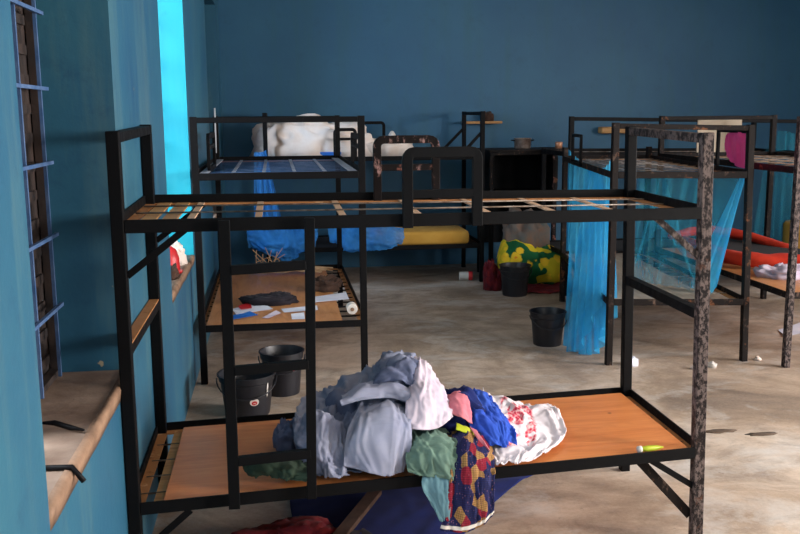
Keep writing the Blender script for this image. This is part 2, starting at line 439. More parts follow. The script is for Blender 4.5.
def wires(root, post, lev, k, fr, direction, mat, r=.0035, dz=-.024):
    for t in fr:
        bm = nb()
        p, q = (deck_pt(post, lev, k, t, 0, dz), deck_pt(post, lev, k, t, 1, dz)) if direction == 'depth' else (deck_pt(post, lev, k, 0, t, dz), deck_pt(post, lev, k, 1, t, dz))
        tube(bm, [p, q], r, 6); finish('wire', bm, mat, root, smooth=True)
def board(root, post, lev, k, a0, a1, b0, b1, mat, th=.014, dz=-.014):
    bm = nb(); N = 12; cs = []
    for (x, y) in ((a0, b0), (a1, b0), (a1, b1), (a0, b1)): cs.append(deck_pt(post, lev, k, x, y, dz))
    vs = [bm.verts.new(c) for c in cs] + [bm.verts.new(c-V((0, 0, th))) for c in cs]
    for f in ((0, 1, 2, 3), (7, 6, 5, 4), (0, 4, 5, 1), (1, 5, 6, 2), (2, 6, 7, 3), (3, 7, 4, 0)): bm.faces.new([vs[i] for i in f])
    return finish('bed_board', bm, mat, root, bevel=.003)
def ubar(bm, mid, a, b, w, h, nrm):
    pts = a+mid+b; nrm = V(nrm).normalized(); rings = []; N = len(pts)
    for i in range(N):
        d = (pts[min(i+1, N-1)]-pts[max(i-1, 0)]).normalized(); s = d.cross(nrm).normalized()
        rings.append([bm.verts.new(pts[i]+s*(x*w/2)+nrm*(y*h/2)) for x, y in ((-1, -1), (1, -1), (1, 1), (-1, 1))])
    for i in range(N-1):
        for k in range(4): bm.faces.new((rings[i][k], rings[i][(k+1) % 4], rings[i+1][(k+1) % 4], rings[i+1][k]))
    bm.faces.new(rings[0][::-1]); bm.faces.new(rings[-1])
def guard(root, pt, a0, a1, z0, z1, zmid, nrm, mat, w=.036, h=.02, r=.03, openu=False):
    bm = nb()
    if openu: ubar(bm, rect_path(pt, a0+w/2, a1-w/2, z0, z1-w/2, r)[:10], [pt(a1-w/2, z0)], [pt(a0+w/2, z0)], w, h, nrm)
    else: recto(bm, rect_path(pt, a0+w/2, a1-w/2, z0+w/2, z1-w/2, r), w, h, nrm)
    g = finish('guard_frame', bm, mat, root, bevel=.002)
    if zmid:
        bm = nb(); bar(bm, pt(a0+w*.8, zmid), pt(a1-w*.8, zmid), h*.9, w*.8, nrm); finish('crossbar', bm, mat, g, bevel=.002)
    return g

# --- front bed
baseA = [(-.4882, 2.8993), (1.5083, 3.0), (1.5113, 3.7122), (-.4475, 3.6378)]
baseA[3] = (-.4885, 3.6378); baseA[0] = (-.4882, 2.8993)
tiltA = [(.0012, -.0027), (-.0171, .0083), (-.0119, .0058), (.0005, .0019)]
levA = [(.3433, 1.2685, 1.539), (.3808, 1.2552, 1.5122), (.3812, 1.2587, 1.5244), (.3504, 1.2803, 1.5507)]
A, pA, S = quad_bed('bunk_bed', 'black steel bunk bed in the foreground with clothes heaped on its lower plywood deck',
    baseA, tiltA, levA, mats=M['steel_clean'], post_mats={1: M['steel_worn'], 'top': M['steel_worn']}, top=('right', 'left'))
board(A, pA, levA, 0, .045, .985, .015, .97, M['ply'], dz=-.012)
wires(A, pA, levA, 0, (.18, .38, .58, .8), 'cross', M['wire'], .004, dz=-.034)
slats(A, pA, levA, 0, (.035,), 'depth', M['tanwood'], w=.035, dz=-.036)
slats(A, pA, levA, 1, (.10, .215, .363, .5, .63, .755, .87), 'depth', M['slat_tan'], w=.024, dz=-.034)
wires(A, pA, levA, 1, (.22, .5, .78), 'cross', M['wire'], .0032, dz=-.026)
slats(A, pA, levA, 1, (.03, .065), 'depth', M['tanwood'], w=.05, dz=-.034, nm='end_board')
# end bars half way up
for (i, j, z) in ((0, 3, .848), (1, 2, .868)):
    p, q = pA(i, z), pA(j, z); d = (q-p).normalized(); bm = nb(); bar(bm, p+d*.02, q-d*.02, .036, .036)
    e = finish('end_bar', bm, M['steel_clean'], A, bevel=.002)
    if i == 0:
        bm = nb(); bar(bm, p+d*.02+V((0, 0, .0205)), q-d*.02+V((0, 0, .0205)), .036, .005); finish('rusted_top', bm, M['lip'], e)
# corner braces
def brace(p, q, w=.022, h=.008, mat=None, side=(0, 1, 0)):
    bm = nb(); bar(bm, p, q, h, w, side); finish('brace', bm, mat or M['steel_clean'], A, bevel=.001)
yn0, yn1 = 2.885, 2.985
brace((-.468, 2.897, 1.09), (-.285, 2.899, 1.232)); brace((-.470, 3.641, 1.10), (-.275, 3.641, 1.245))
brace((1.305, 3.0, 1.222), (1.470, 3.004, 1.08), mat=M['steel_worn']); brace((1.30, 2.990, .35), (1.490, 3.0, .225))
brace((1.285, 3.02, .33), (1.487, 3.012, .107), w=.034, mat=M['steel_brown']); brace((-.31, 2.897, .302), (-.465, 2.897, .17))
# guard frames of the upper deck
def ptn(a, z): return V((a, lerp(pA(0, z), pA(1, z), (a+.487)/1.978).y-.031, z))
def ptf(a, z): return V((a, lerp(pA(3, z), pA(2, z), (a+.487)/1.98).y-.005, z))
guard(A, ptn, .405, .672, 1.218, 1.478, 1.327, (0, 1, 0), M['steel_clean'], w=.034, r=.022, openu=True)
guard(A, ptf, .392, .665, 1.235, 1.498, 1.37, (0, 1, 0), M['peeling'], w=.032, h=.026, r=.028, openu=True)
# ladder
lad = thing('x', (0, 0, 0), '', ''); bpy.data.objects.remove(lad)
bm = nb(); bar(bm, (-.163, 2.868, 1.262), (-.165, 2.866, .312), .036, .02, (1, 0, 0)); ladder = finish('ladder', bm, M['steel_clean'], A, bevel=.002)
bm = nb(); bar(bm, (.103, 2.880, 1.262), (.088, 2.878, .325), .032, .02, (1, 0, 0)); finish('stile', bm, M['steel_clean'], ladder, bevel=.002)
for z, dz in ((1.108, .0), (.782, .0), (.478, .0)):
    bm = nb(); bar(bm, (-.148, 2.867, z-.004), (.088, 2.879, z+.004), .024, .03); finish('rung', bm, M['steel_clean'], ladder, bevel=.002)

def rect_bed(name, label, x0, y0, x1, y1, lev, **k):
    b = [(x0, y0), (x1, y0), (x1, y1), (x0, y1)]; t = k.pop('tilt', [(0, 0)]*4); l4 = k.pop('lev4', [lev]*4)
    return quad_bed(name, label, b, t, l4, **k) + (l4,)
# --- second bed on the left, seen from its end
B, pB, S, lB = rect_bed('bunk_bed', 'black steel bunk bed by the left wall with papers on its lower board', -.455, 5.37, .505, 7.42, (.36, 1.255, 1.575),
    mats=M['steel'], tilt=[(0, 0), (0, 0), (0, 0), (0, 0)], top=('near', 'far'))
board(B, pB, lB, 0, .02, .87, .0, .97, M['ply2'], dz=-.012)
slats(B, pB, lB, 1, (.2, .4, .6, .8), 'depth', M['slat_pale'], w=.022, dz=-.03)
slats(B, pB, lB, 1, (.975, .025), 'depth', M['slat_pale'], w=.05, dz=-.022)
wires(B, pB, lB, 1, [.08*i+.06 for i in range(12)], 'cross', M['bar_blue'], .003, dz=-.028)
wires(B, pB, lB, 0, [.07*i+.05 for i in range(14)], 'cross', M['steel'], .006, dz=-.033)
guard(B, lambda a, z: V((.532, a, z)), 5.75, 6.35, 1.215, 1.46, 1.38, (1, 0, 0), M['steel'])
guard(B, lambda a, z: V((-.415, a, z)), 5.9, 6.5, 1.22, 1.47, 1.38, (1, 0, 0), M['steel'])

# --- bed along the back wall, left
D, pD, S, lD = rect_bed('bunk_bed', 'black steel bunk bed along the back wall, heaped with a white net', -.08, 8.36, 1.915, 9.2, (.37, 1.2, 1.6),
    mats=M['steel_clean'], top=('right', 'left'))
board(D, pD, lD, 1, .01, .99, .01, .99, M['darkmat'], dz=-.012); board(D, pD, lD, 0, .01, .99, .01, .99, M['darkmat'], dz=-.012)
guard(D, lambda a, z: V((a, 8.352-.012, z)), .53, .745, 1.17, 1.46, 1.36, (0, 1, 0), M['steel_clean'], w=.03)
guard(D, lambda a, z: V((a, 9.21, z)), .80, 1.11, 1.17, 1.51, None, (0, 1, 0), M['steel_clean'], w=.03)
def brD(p, q):
    bm = nb(); bar(bm, p, q, .01, .028, (0, 1, 0)); finish('brace', bm, M['steel_clean'], D)
brD((1.67, 9.2, 1.19), (1.9, 9.2, 1.42)); brD((1.70, 8.36, 1.19), (1.9, 8.36, 1.4))

# --- steel cupboard rack between the back beds
CX0, CX1, CY0, CY1, CZ = 1.99, 2.64, 8.36, 8.9, 1.243
cab = thing('steel_rack', (CX0, CY0, 0), 'low black steel rack with rusted top board holding a pot, bedding stuffed underneath', 'rack')
for x in (CX0+.02, CX1-.02):
    for y in (CY0+.02, CY1-.02):
        bm = nb(); bar(bm, (x, y, 0), (x, y, CZ-.02), .04, .04, (1, 0, 0)); finish('post', bm, M['peeling'] if (x > 2.2 and y < 8.6) else M['steel'], cab, bevel=.003)
bm = nb(); box(bm, (CX0-.01, CY0-.01, CZ-.02), (CX1+.18, CY1+.01, CZ)); finish('top_board', bm, M['steel_brown'], cab, bevel=.004)
bm = nb(); recto(bm, rect_path(lambda a, z: V((a, CY0+.005, z)), CX0+.01, CX1-.01, .84, CZ-.035, .05), .03, .02, (0, 1, 0)); finish('front_frame', bm, M['steel_brown'], cab, bevel=.002)
bm = nb(); box(bm, (CX0+.03, CY1-.03, .3), (CX1-.03, CY1-.02, CZ-.02)); finish('back_panel', bm, M['steel_clean'], cab)
bm = nb(); box(bm, (CX0+.012, CY0+.04, .55), (CX0+.02, CY1-.04, CZ-.02)); finish('side_panel', bm, M['steel_clean'], cab)
bm = nb(); box(bm, (CX1-.02, CY0+.04, .55), (CX1-.012, CY1-.04, CZ-.02)); finish('side_panel', bm, M['steel_clean'], cab)
bm = nb(); box(bm, (CX0+.02, CY0+.02, .80), (CX1-.02, CY1-.03, .84)); finish('shelf', bm, M['steel_clean'], cab)

# --- bed G along the back, right
G, pG, S, lG = rect_bed('bunk_bed', 'dark steel bunk bed standing crosswise near the back wall, right of the pot rack', 2.50, 7.55, 4.58, 8.34, (.40, 1.245, 1.545),
    mats=M['steel'], top=('near', 'right'), lev4=[(.38, 1.25, 1.55), (.38, 1.23, 1.51), (.38, 1.23, 1.51), (.38, 1.25, 1.26)])
slats(G, pG, lG, 1, (.1, .25, .4, .55, .7, .85), 'depth', M['slat_tan'], w=.03)
wires(G, pG, lG, 1, (.2, .4, .6, .8), 'cross', M['wire'])
board(G, pG, lG, 0, .01, .99, .01, .99, M['darkmat'])
# --- bed E, netted
lE = [(.43, 1.225, 1.52), (.41, 1.215, 1.50), (.43, 1.23, 1.30), (.43, 1.23, 1.30)]
E_, pE, S = quad_bed('bunk_bed', 'brown-black bunk bed right of centre draped with blue nets over a pale lower board',
    [(2.06, 5.38), (2.945, 5.33), (3.07, 7.25), (2.38, 7.33)], [(0, 0), (-.026, 0), (0, 0), (0, 0)], lE, mats=M['steel_brown'], top=('near',))
board(E_, pE, lE, 0, .02, .78, .02, .985, M['ply_pale'])
slats(E_, pE, lE, 1, (.25, .5, .75), 'depth', M['slat_pale'], w=.02)
wires(E_, pE, lE, 1, [.08*i+.06 for i in range(12)], 'cross', M['wire'], .003)
wires(E_, pE, lE, 0, [.1*i+.05 for i in range(10)], 'cross', M['wire'], .003)
def side(x0, y0, x1, y1):
    return lambda a, z: V((lerp(x0, x1, (a-y0)/(y1-y0)), a, z))
guard(E_, side(2.035, 5.38, 2.35, 7.33), 6.42, 6.80, 1.19, 1.425, None, (1, -.18, 0), M['steel_clean'], w=.024, r=.014)
guard(E_, side(2.965, 5.33, 3.10, 7.25), 5.42, 5.95, 1.19, 1.47, None, (1, -.07, 0), M['steel'], w=.026, r=.014)
# --- bed F at the right edge
F_, pF, S, lF = rect_bed('bunk_bed', 'worn bunk bed cut off by the right edge, red cloth on its lower deck', 3.13, 5.15, 4.1, 7.15, (.48, 1.25, 1.55),
    mats=M['steel_brown'], top=('near', 'far'), post_mats={0: M['steel_worn']})
board(F_, pF, lF, 0, .02, .98, .01, .99, M['ply2'])
slats(F_, pF, lF, 1, (.2, .4, .6, .8), 'depth', M['slat_tan'], w=.03)
wires(F_, pF, lF, 1, [.1*i+.06 for i in range(9)], 'cross', M['wire'], .003)

# ------------------------------------------------------------------ cloth
def cat(p, t):
    n = len(p)-1; x = min(max(t*n, 0), n-1e-6); i = int(x); f = x-i
    a, b, c, d = p[max(i-1, 0)], p[i], p[i+1], p[min(i+2, n)]
    return .5*((2*b)+(c-a)*f+(2*a-5*b+4*c-d)*f*f+(3*b-a-3*c+d)*f**3)
def sheet(name, ctrl, mat, nu=40, nv=40, amp=.012, freq=(3, 5), ang=0, seed=0, th=.003, rag=0, floor=None, parent=None, label=None, ridge=.6, clampy=None, front=None):
    """ctrl rows of world points; cloth surface with folds running across the angle"""
    bm = nb(); uvl = bm.loops.layers.uv.new('UVMap'); G = []
    P = [[None]*(nu+1) for _ in range(nv+1)]
    for j in range(nv+1):
        for i in range(nu+1):
            s, t = i/nu, j/nv
            if rag:
                s2 = s + rag*noise.noise((t*4+seed, 3.1, 0))*(2*abs(s-.5)); t2 = t + rag*noise.noise((s*4+seed, 9.1, 0))*(2*abs(t-.5))
                s2 = min(max(s2, 0), 1); t2 = min(max(t2, 0), 1)
            else: s2, t2 = s, t
            P[j][i] = cat([cat(r, s2) for r in ctrl], t2)
    ca, sa = math.cos(ang), math.sin(ang)
    vs = []
    for j in range(nv+1):
        row = []
        for i in range(nu+1):
            a = P[j][min(i+1, nu)]-P[j][max(i-1, 0)]; b = P[min(j+1, nv)][i]-P[max(j-1, 0)][i]
            n = a.cross(b); n = n.normalized() if n.length > 1e-9 else V((0, 0, 1))
            if n.dot(V((0, -1, .8))) < 0: n = -n
            s, t = i/nu, j/nv; x = (s*ca-t*sa)*freq[0]; y = (s*sa+t*ca)*freq[1]
            wx = x+.35*noise.noise((x*1.3, y*1.3, seed+7))
            wy = y+.5*noise.noise((x*.9+4, y*.9, seed+9))
            cr = lambda a, b, c_: (1-min(1, abs(noise.noise((a, b, c_)))*2.6))**2.2
            h = cr(wx, wy*.4, seed); h2 = noise.noise((x*1.6, y*1.6, seed+3))
            h3 = cr(wx*1.9+5+wy*.8, wy*.9-wx*.5, seed+11); h4 = cr(wx*1.2+wy*3.1, wy*2.4-wx*1.7, seed+17); h5 = cr(wx*4.3-wy*1.5, wy*2.1+wx, seed+23)
            d = amp*(1.15*ridge*h+.6*h2+.55*h3+.38*h4+.2*h5-.4)
            p = P[j][i]+n*d
            if floor is not None and p.z < floor+.002: p.z = floor+.002+.002*(s+t)
            row.append(bm.verts.new(p))
        vs.append(row)
    for j in range(nv):
        for i in range(nu):
            f = bm.faces.new((vs[j][i], vs[j][i+1], vs[j+1][i+1], vs[j+1][i]))
            for l, (x, y) in zip(f.loops, ((i, j), (i+1, j), (i+1, j+1), (i, j+1))): l[uvl].uv = (x/nu, y/nv)
    o = finish(name, bm, mat, parent, smooth=True, mods=(solid(th),) if th else ())
    return o
def px(rows): return [[aty(*c) for c in r] for r in rows]
def pile(name, c, rx, ry, h, mat, seed=0, n=40, m=18, amp=.25, freq=3, flat=.4, parent=None, base=None):
    """crumpled heap resting on z=c.z"""
    bm = nb(); rings = []
    for j in range(m+1):
        t = j/m; row = []
        for i in range(n):
            th = 2*math.pi*i/n; dx, dy = math.cos(th), math.sin(th)
            r = math.sin(t*math.pi/2)**.8; z = max(0, math.cos(t*math.pi/2))**flat if t < 1 else 0
            k = noise.noise((dx*r*1.6+seed, dy*r*1.6, z)); f = 1-2*abs(noise.noise((dx*r*freq+seed, dy*r*freq, z*freq)))
            g = 1+amp*(k+.55*(f-.4))
            row.append(V((c[0]+dx*r*rx*g, c[1]+dy*r*ry*g, c[2]+max(0, z*h*(1+amp*1.2*(k+.6*(f-.4))))+(.0 if t < 1 else 0))))
        rings.append(row)
    top = bm.verts.new(sum(rings[0], V())/n); R_ = [[bm.verts.new(p) for p in row] for row in rings[1:]]
    for k in range(n): bm.faces.new((top, R_[0][k], R_[0][(k+1) % n]))
    for a, b in zip(R_, R_[1:]):
        for k in range(n): bm.faces.new((a[k], b[k], b[(k+1) % n], a[(k+1) % n]))
    bm.faces.new(R_[-1][::-1])
    return finish(name, bm, mat, parent, smooth=True)
def drape(name, top, bottom, mat, pleats=9, amp=.03, nu=120, nv=30, seed=0, sag=0, parent=None, nrm=None, gather=0):
    """hanging net: vertical pleats between a top and a bottom line"""
    bm = nb(); vs = []
    for j in range(nv+1):
        t = j/nv; row = []
        for i in range(nu+1):
            s = i/nu; a = cat(top, s); b = cat(bottom, s); p = a+(b-a)*t
            d = (cat(top, min(s+.01, 1))-cat(top, max(s-.01, 0))); n = V((d.y, -d.x, 0)).normalized() if d.length > 0 else V((0, 1, 0))
            ph = s*pleats*2*math.pi + 1.5*noise.noise((s*4, t*.8, seed))
            p = p+n*(amp*(.35+.65*t)*(math.sin(ph)+.5*noise.noise((s*pleats*1.7, t*1.5, seed+5))))
            p.z += .015*noise.noise((s*9, 0, seed))*t
            row.append(bm.verts.new(p))
        vs.append(row)
    for j in range(nv):
        for i in range(nu): bm.faces.new((vs[j][i], vs[j][i+1], vs[j+1][i+1], vs[j+1][i]))
    return finish(name, bm, mat, parent, smooth=True)

DK = .372  # deck height of the front bed
GC = 'clothes heaped on the front bed'
# denim jacket / trousers
o = sheet('denim_jacket', px([
    [(312, 432, 3.45), (335, 420, 3.55), (365, 410, 3.6), (398, 400, 3.6), (425, 400, 3.5)],
    [(306, 412, 3.42), (335, 392, 3.45), (372, 372, 3.45), (398, 357, 3.42), (418, 366, 3.38)],
    [(300, 408, 3.32), (330, 396, 3.32), (365, 388, 3.32), (398, 364, 3.3), (424, 384, 3.3)],
    [(294, 428, 3.2), (322, 420, 3.18), (352, 410, 3.16), (390, 392, 3.16), (420, 405, 3.18)],
    [(296, 446, 3.1), (320, 446, 3.06), (346, 440, 3.05), (380, 428, 3.06), (412, 430, 3.08)],
    [(300, 462, 3.04), (322, 470, 2.98), (346, 476, 2.96), (380, 468, 2.96), (406, 462, 2.98)]]),
    M['denim'], 90, 100, .032, (4.2, 5.2), .6, 2, floor=DK)
tag(o, 'faded blue denim jacket crumpled over the left half of the clothes heap', 'jacket', GC)
jk = o
sheet('sleeve', px([
    [(343, 398, 3.14), (362, 384, 3.2), (388, 380, 3.22), (412, 388, 3.2)],
    [(340, 402, 3.08), (362, 392, 3.1), (390, 388, 3.12), (414, 396, 3.1)],
    [(342, 405, 3.08), (364, 400, 3.08), (390, 398, 3.1), (410, 404, 3.08)]]), M['denim_pale'], 40, 16, .01, (2, 2), 0, 5, parent=jk)
sheet('sleeve', px([
    [(384, 372, 3.3), (396, 358, 3.32), (412, 357, 3.3), (420, 372, 3.25)],
    [(376, 380, 3.2), (392, 368, 3.2), (410, 368, 3.2), (418, 382, 3.18)],
    [(372, 388, 3.18), (390, 382, 3.16), (408, 384, 3.14), (416, 396, 3.12)]]), M['denim_dark'], 30, 24, .014, (3, 3), .5, 8, parent=jk)
o = sheet('denim_trousers', px([
    [(362, 404, 3.14), (380, 400, 3.14), (398, 404, 3.12), (408, 412, 3.1)],
    [(352, 420, 3.02), (374, 414, 3.0), (396, 416, 3.0), (410, 424, 3.0)],
    [(345, 444, 2.95), (370, 440, 2.93), (394, 440, 2.93), (411, 442, 2.95)],
    [(344, 466, 2.93), (368, 472, 2.91), (390, 477, 2.91), (404, 474, 2.93)]]), M['denim_pale'], 50, 50, .011, (2.2, 1.5), .25, 12, floor=DK)
tag(o, 'pale blue denim trouser leg with a straight hem, lying at the front of the heap', 'trousers', GC)
o = sheet('denim_shirt', px([
    [(300, 418, 3.14), (318, 412, 3.1), (334, 418, 3.08), (346, 430, 3.06)],
    [(296, 436, 3.06), (314, 434, 3.0), (330, 440, 2.99), (344, 450, 2.98)],
    [(302, 455, 3.02), (316, 458, 2.96), (330, 466, 2.94), (346, 470, 2.94)],
    [(306, 470, 3.0), (320, 478, 2.95), (334, 484, 2.93), (350, 478, 2.93)]]), M['denim_pale'], 40, 50, .018, (3.2, 2.4), .2, 21, floor=DK)
tag(o, 'light blue shirt front spilling down beside the right ladder rail', 'shirt', GC)
o = sheet('white_shirt', px([
    [(413, 360, 3.34), (418, 358, 3.34), (424, 362, 3.32), (430, 370, 3.32)],
    [(410, 378, 3.2), (420, 374, 3.18), (432, 378, 3.2), (442, 388, 3.22)],
    [(407, 402, 3.08), (422, 398, 3.06), (438, 400, 3.08), (449, 406, 3.12)],
    [(404, 428, 3.0), (420, 430, 2.98), (438, 428, 3.0), (453, 418, 3.05)]]), M['whitepink'], 40, 50, .012, (2.6, 2.2), -.3, 31)
tag(o, 'pinkish white shirt peaked over the middle of the heap', 'shirt', GC)
o = sheet('green_shirt', px([
    [(412, 428, 3.1), (425, 424, 3.1), (440, 428, 3.1), (452, 434, 3.08)],
    [(408, 442, 2.98), (424, 438, 2.96), (442, 438, 2.96), (456, 446, 2.97)],
    [(406, 460, 2.92), (424, 456, 2.905), (442, 458, 2.90), (456, 464, 2.91)],
    [(408, 472, 2.90), (424, 476, 2.89), (442, 478, 2.885), (454, 480, 2.90)]]), M['green'], 50, 54, .016, (2.6, 2.2), .7, 41)
tag(o, 'faded green shirt bunched at the front rail under the white shirt', 'shirt', GC)
o = sheet('aqua_cloth', px([
    [(424, 470, 2.905), (438, 470, 2.90), (450, 470, 2.90)],
    [(422, 486, 2.885), (438, 488, 2.88), (450, 488, 2.88)],
    [(430, 502, 2.88), (440, 504, 2.875), (450, 504, 2.88)],
    [(440, 520, 2.88), (444, 522, 2.875), (448, 522, 2.88)]]), M['aqua'], 24, 36, .008, (2.4, 1.6), .2, 44)
tag(o, 'pale aqua cloth hanging to a point below the front bed rail', 'cloth', GC)
o = sheet('patchwork_wrapper', px([
    [(448, 434, 3.08), (462, 428, 3.08), (478, 432, 3.08), (490, 442, 3.06)],
    [(446, 452, 2.95), (462, 448, 2.93), (478, 450, 2.93), (494, 456, 2.95)],
    [(448, 478, 2.89), (464, 476, 2.88), (480, 474, 2.885), (494, 474, 2.90)],
    [(446, 504, 2.88), (464, 506, 2.87), (480, 502, 2.875), (494, 496, 2.885)],
    [(440, 530, 2.88), (462, 532, 2.87), (480, 526, 2.875), (494, 514, 2.885)]]), M['patch'], 44, 70, .010, (3, 1.2), .05, 51)
tag(o, 'navy, red and tan patchwork cloth hanging over the front rail', 'cloth', GC)
o = sheet('blue_shirt', px([
    [(452, 394, 3.36), (466, 390, 3.4), (480, 390, 3.4), (492, 398, 3.36)],
    [(462, 406, 3.2), (476, 402, 3.22), (492, 408, 3.22), (502, 416, 3.2)],
    [(470, 426, 3.08), (484, 418, 3.1), (500, 424, 3.1), (512, 432, 3.1)],
    [(482, 450, 3.02), (494, 446, 3.02), (506, 448, 3.02), (517, 446, 3.04)]]), M['royal'], 50, 54, .017, (2.8, 2.4), .3, 61, floor=DK)
tag(o, 'royal blue shirt between the white shirt and the red printed cloth', 'shirt', GC)
o = sheet('pink_sleeve', px([
    [(446, 396, 3.22), (456, 392, 3.22), (466, 394, 3.22)],
    [(446, 406, 3.12), (458, 402, 3.1), (470, 408, 3.12)],
    [(450, 414, 3.08), (462, 418, 3.06), (472, 424, 3.08)]]), M['pink'], 20, 20, .008, (2, 2), .4, 66)
tag(o, 'dusty pink sleeve folded beside the blue shirt', 'clothing', GC)
o = sheet('pink_cloth', px([
    [(470, 428, 3.06), (476, 430, 3.05)], [(477, 438, 2.99), (483, 440, 2.98)], [(484, 452, 2.96), (490, 450, 2.95)]]), M['pink'], 8, 20, .004, (2, 2), .4, 68)
tag(o, 'narrow pink strip lying over the top of the patchwork cloth', 'cloth', GC)
o = sheet('yellow_band', px([[(456, 424, 3.07), (468, 428, 3.06), (478, 438, 3.03)], [(456, 430, 3.02), (467, 434, 3.01), (476, 443, 3.0)]]), M['lime'], 16, 6, .004, (2, 2), .4, 69)
tag(o, 'small lime and yellow band in the middle of the heap', 'cloth', GC)
Z = DK
def zrow(*c): return [atz(u, v, z) for u, v, z in c]
o = sheet('printed_white_cloth', [
    zrow((482, 392, .46), (505, 398, .44), (525, 404, .40), (548, 404, .385)),
    zrow((484, 410, .47), (510, 412, .45), (535, 414, .405), (560, 410, .385)),
    zrow((488, 430, .44), (510, 432, .43), (538, 432, .40), (566, 430, .385)),
    zrow((490, 450, .40), (512, 450, .40), (536, 446, .39), (560, 442, .385)),
    zrow((492, 464, .385), (506, 466, .385), (524, 462, .385), (546, 452, .385))], M['whiteprint'], 60, 60, .014, (3.4, 2.6), .5, 71, floor=DK+.004, rag=.1)
tag(o, 'white cotton cloth with a red print spread at the right of the heap', 'cloth', GC)
# body under the heap so nothing hovers
c = atz(358, 452, DK); o = pile('bundled_clothes', (c.x+.02, 3.28, DK), .15, .15, .19, M['denim_dark'], 3, amp=.2, flat=.6)
tag(o, 'darker blue garments bundled underneath the denim jacket', 'clothes', GC)
c = atz(448, 440, DK); o = pile('bundled_clothes', (c.x+.02, 3.24, DK), .14, .16, .17, M['navy'], 5, amp=.2, flat=.6)
tag(o, 'navy garments bundled in the middle of the heap, mostly covered', 'clothes', GC)
o = sheet('dark_green_cloth', [zrow((243, 462, .40), (262, 456, .42), (284, 458, .42), (306, 462, .40)),
    zrow((244, 470, .40), (264, 466, .425), (286, 470, .42), (310, 474, .40)), zrow((250, 476, .385), (270, 475, .39), (288, 478, .39), (306, 482, .385))], M['olive'], 40, 22, .016, (3, 3), .5, 81, floor=DK+.003)
tag(o, 'crumpled green cloth lying flat behind the ladder, left of the denim', 'cloth', GC)
c = atz(296, 470, DK); o = pile('navy_cloth', (c.x, c.y, DK), .055, .05, .03, M['navy'], 9, amp=.3)
tag(o, 'small navy cloth on the plywood just behind the right ladder rail', 'cloth', GC)
c = atz(290, 444, DK); o = pile('dark_garment', (c.x, c.y, DK), .06, .09, .08, M['denim_dark'], 12, amp=.35)
tag(o, 'dark blue-grey garment at the far left edge of the heap', 'clothing', GC)
# toothpaste tube
p = atz(638, 449.5, .382); q = atz(663, 447, .380)
bm = nb(); tube(bm, [p, p+(q-p)*.12], .013, 14, radii=[.012, .013]); t0 = finish('toothpaste_tube', bm, M['whiteplastic'], smooth=True)
bm = nb(); tube(bm, [lerp(p, q, .12), lerp(p, q, .4), lerp(p, q, .75), lerp(p, q, 1)], .01, 14, radii=[.009, .011, .009, .003]); finish('body', bm, M['lime'], t0, smooth=True)
tag(t0, 'lime toothpaste tube with a white cap on the right corner of the plywood', 'tube')

# under the front bed
bm = nb()
cs = [(-.02, 3.36), (.22, 2.83), (.78, 2.80), (.86, 3.2), (.80, 3.5)]
o = sheet('navy_groundsheet', [[atz(u, v, z) for u, v, z in q] for q in (
    [(300, 462, .02), (380, 458, .04), (460, 462, .04), (536, 474, .02)],
    [(290, 500, .03), (370, 498, .08), (440, 498, .07), (500, 497, .02)],
    [(300, 545, .02), (350, 555, .06), (405, 560, .05), (452, 548, .02)])], M['navy'], 40, 40, .01, (2, 2), .3, 91, floor=.004)
tag(o, 'navy blue sheet spread on the floor under the front bed', 'sheet')
bm = nb(); p, q = V((.08, 2.86, .075)), V((.36, 3.42, .10)); bar(bm, p, q, .05, .02); o = finish('timber_plank', bm, M['brownrag'], bevel=.002)
tag(o, 'reddish brown timber plank lying over the navy sheet under the bed', 'slat')
o = pile('patterned_bundle', (-.03, 3.12, 0), .22, .13, .09, M['maroonstripe'], 15, amp=.4, freq=5)
tag(o, 'dark maroon patterned cloth bundle on the floor under the front bed', 'cloth')
o = pile('dark_bag', (.17, 3.05, 0), .17, .2, .07, M['darkcloth'], 18, amp=.2)
tag(o, 'flat dark bag on the floor under the front bed beside the navy sheet', 'bag')

# ------------------------------------------------------------------ buckets
def bucket(c, r, h, label, stickers=()):
    root = thing('bucket', c, label, 'bucket', 'black plastic buckets')
    bm = nb(); lathe(bm, c, [(0, .004), (r*.76, .004), (r*.78, 0), (r*.8, .012), (r*.93, h*.82), (r*.98, h*.84), (r, h*.97), (r*1.05, h*.975), (r*1.05, h), (r*.985, h), (r*.93, h*.9), (r*.76, .012), (0, .012)], 40)
    finish('body', bm, M['plastic'], root, smooth=True, mods=(lambda o: setattr(o.modifiers.new('e', 'EDGE_SPLIT'), 'split_angle', R(40)),))
    bm = nb(); tube(bm, [V(c)+V((math.cos(t)*r*1.06, math.sin(t)*r*1.06-(.0), h*.88-.0-.05*max(0, -math.sin(t))*1.6)) for t in [math.pi+math.pi*k/16 for k in range(17)]], .004, 6)
    finish('handle', bm, M['plastic'], root, smooth=True)
    for (a, z, w, hh, m) in stickers:
        bm = nb(); n = 16; vs = []
        for ring in (0, 1):
            row = []
            for k in range(n):
                th = 2*math.pi*k/n; ang = a+ring*w/r*math.cos(th); zz = z+ring*hh*math.sin(th); rr = (r*.8+(r*.93-r*.8)*(zz/(h*.82)))+.0035
                row.append(bm.verts.new((c[0]+rr*math.cos(ang), c[1]+rr*math.sin(ang), c[2]+zz)))
            vs.append(row)
        for k in range(n): bm.faces.new((vs[0][k], vs[1][k], vs[1][(k+1) % n], vs[0][(k+1) % n]))
        bmesh.ops.remove_doubles(bm, verts=bm.verts, dist=1e-6); finish('sticker', bm, m, root)
    return root
bucket((-.185, 4.79, 0), .150, .225, 'black bucket with an oval red and white sticker near the left wall', [(R(-72), .095, .028, .02, M['whiteplastic']), (R(-72), .090, .018, .012, M['redplastic']), (R(-38), .15, .006, .04, M['whiteplastic'])])
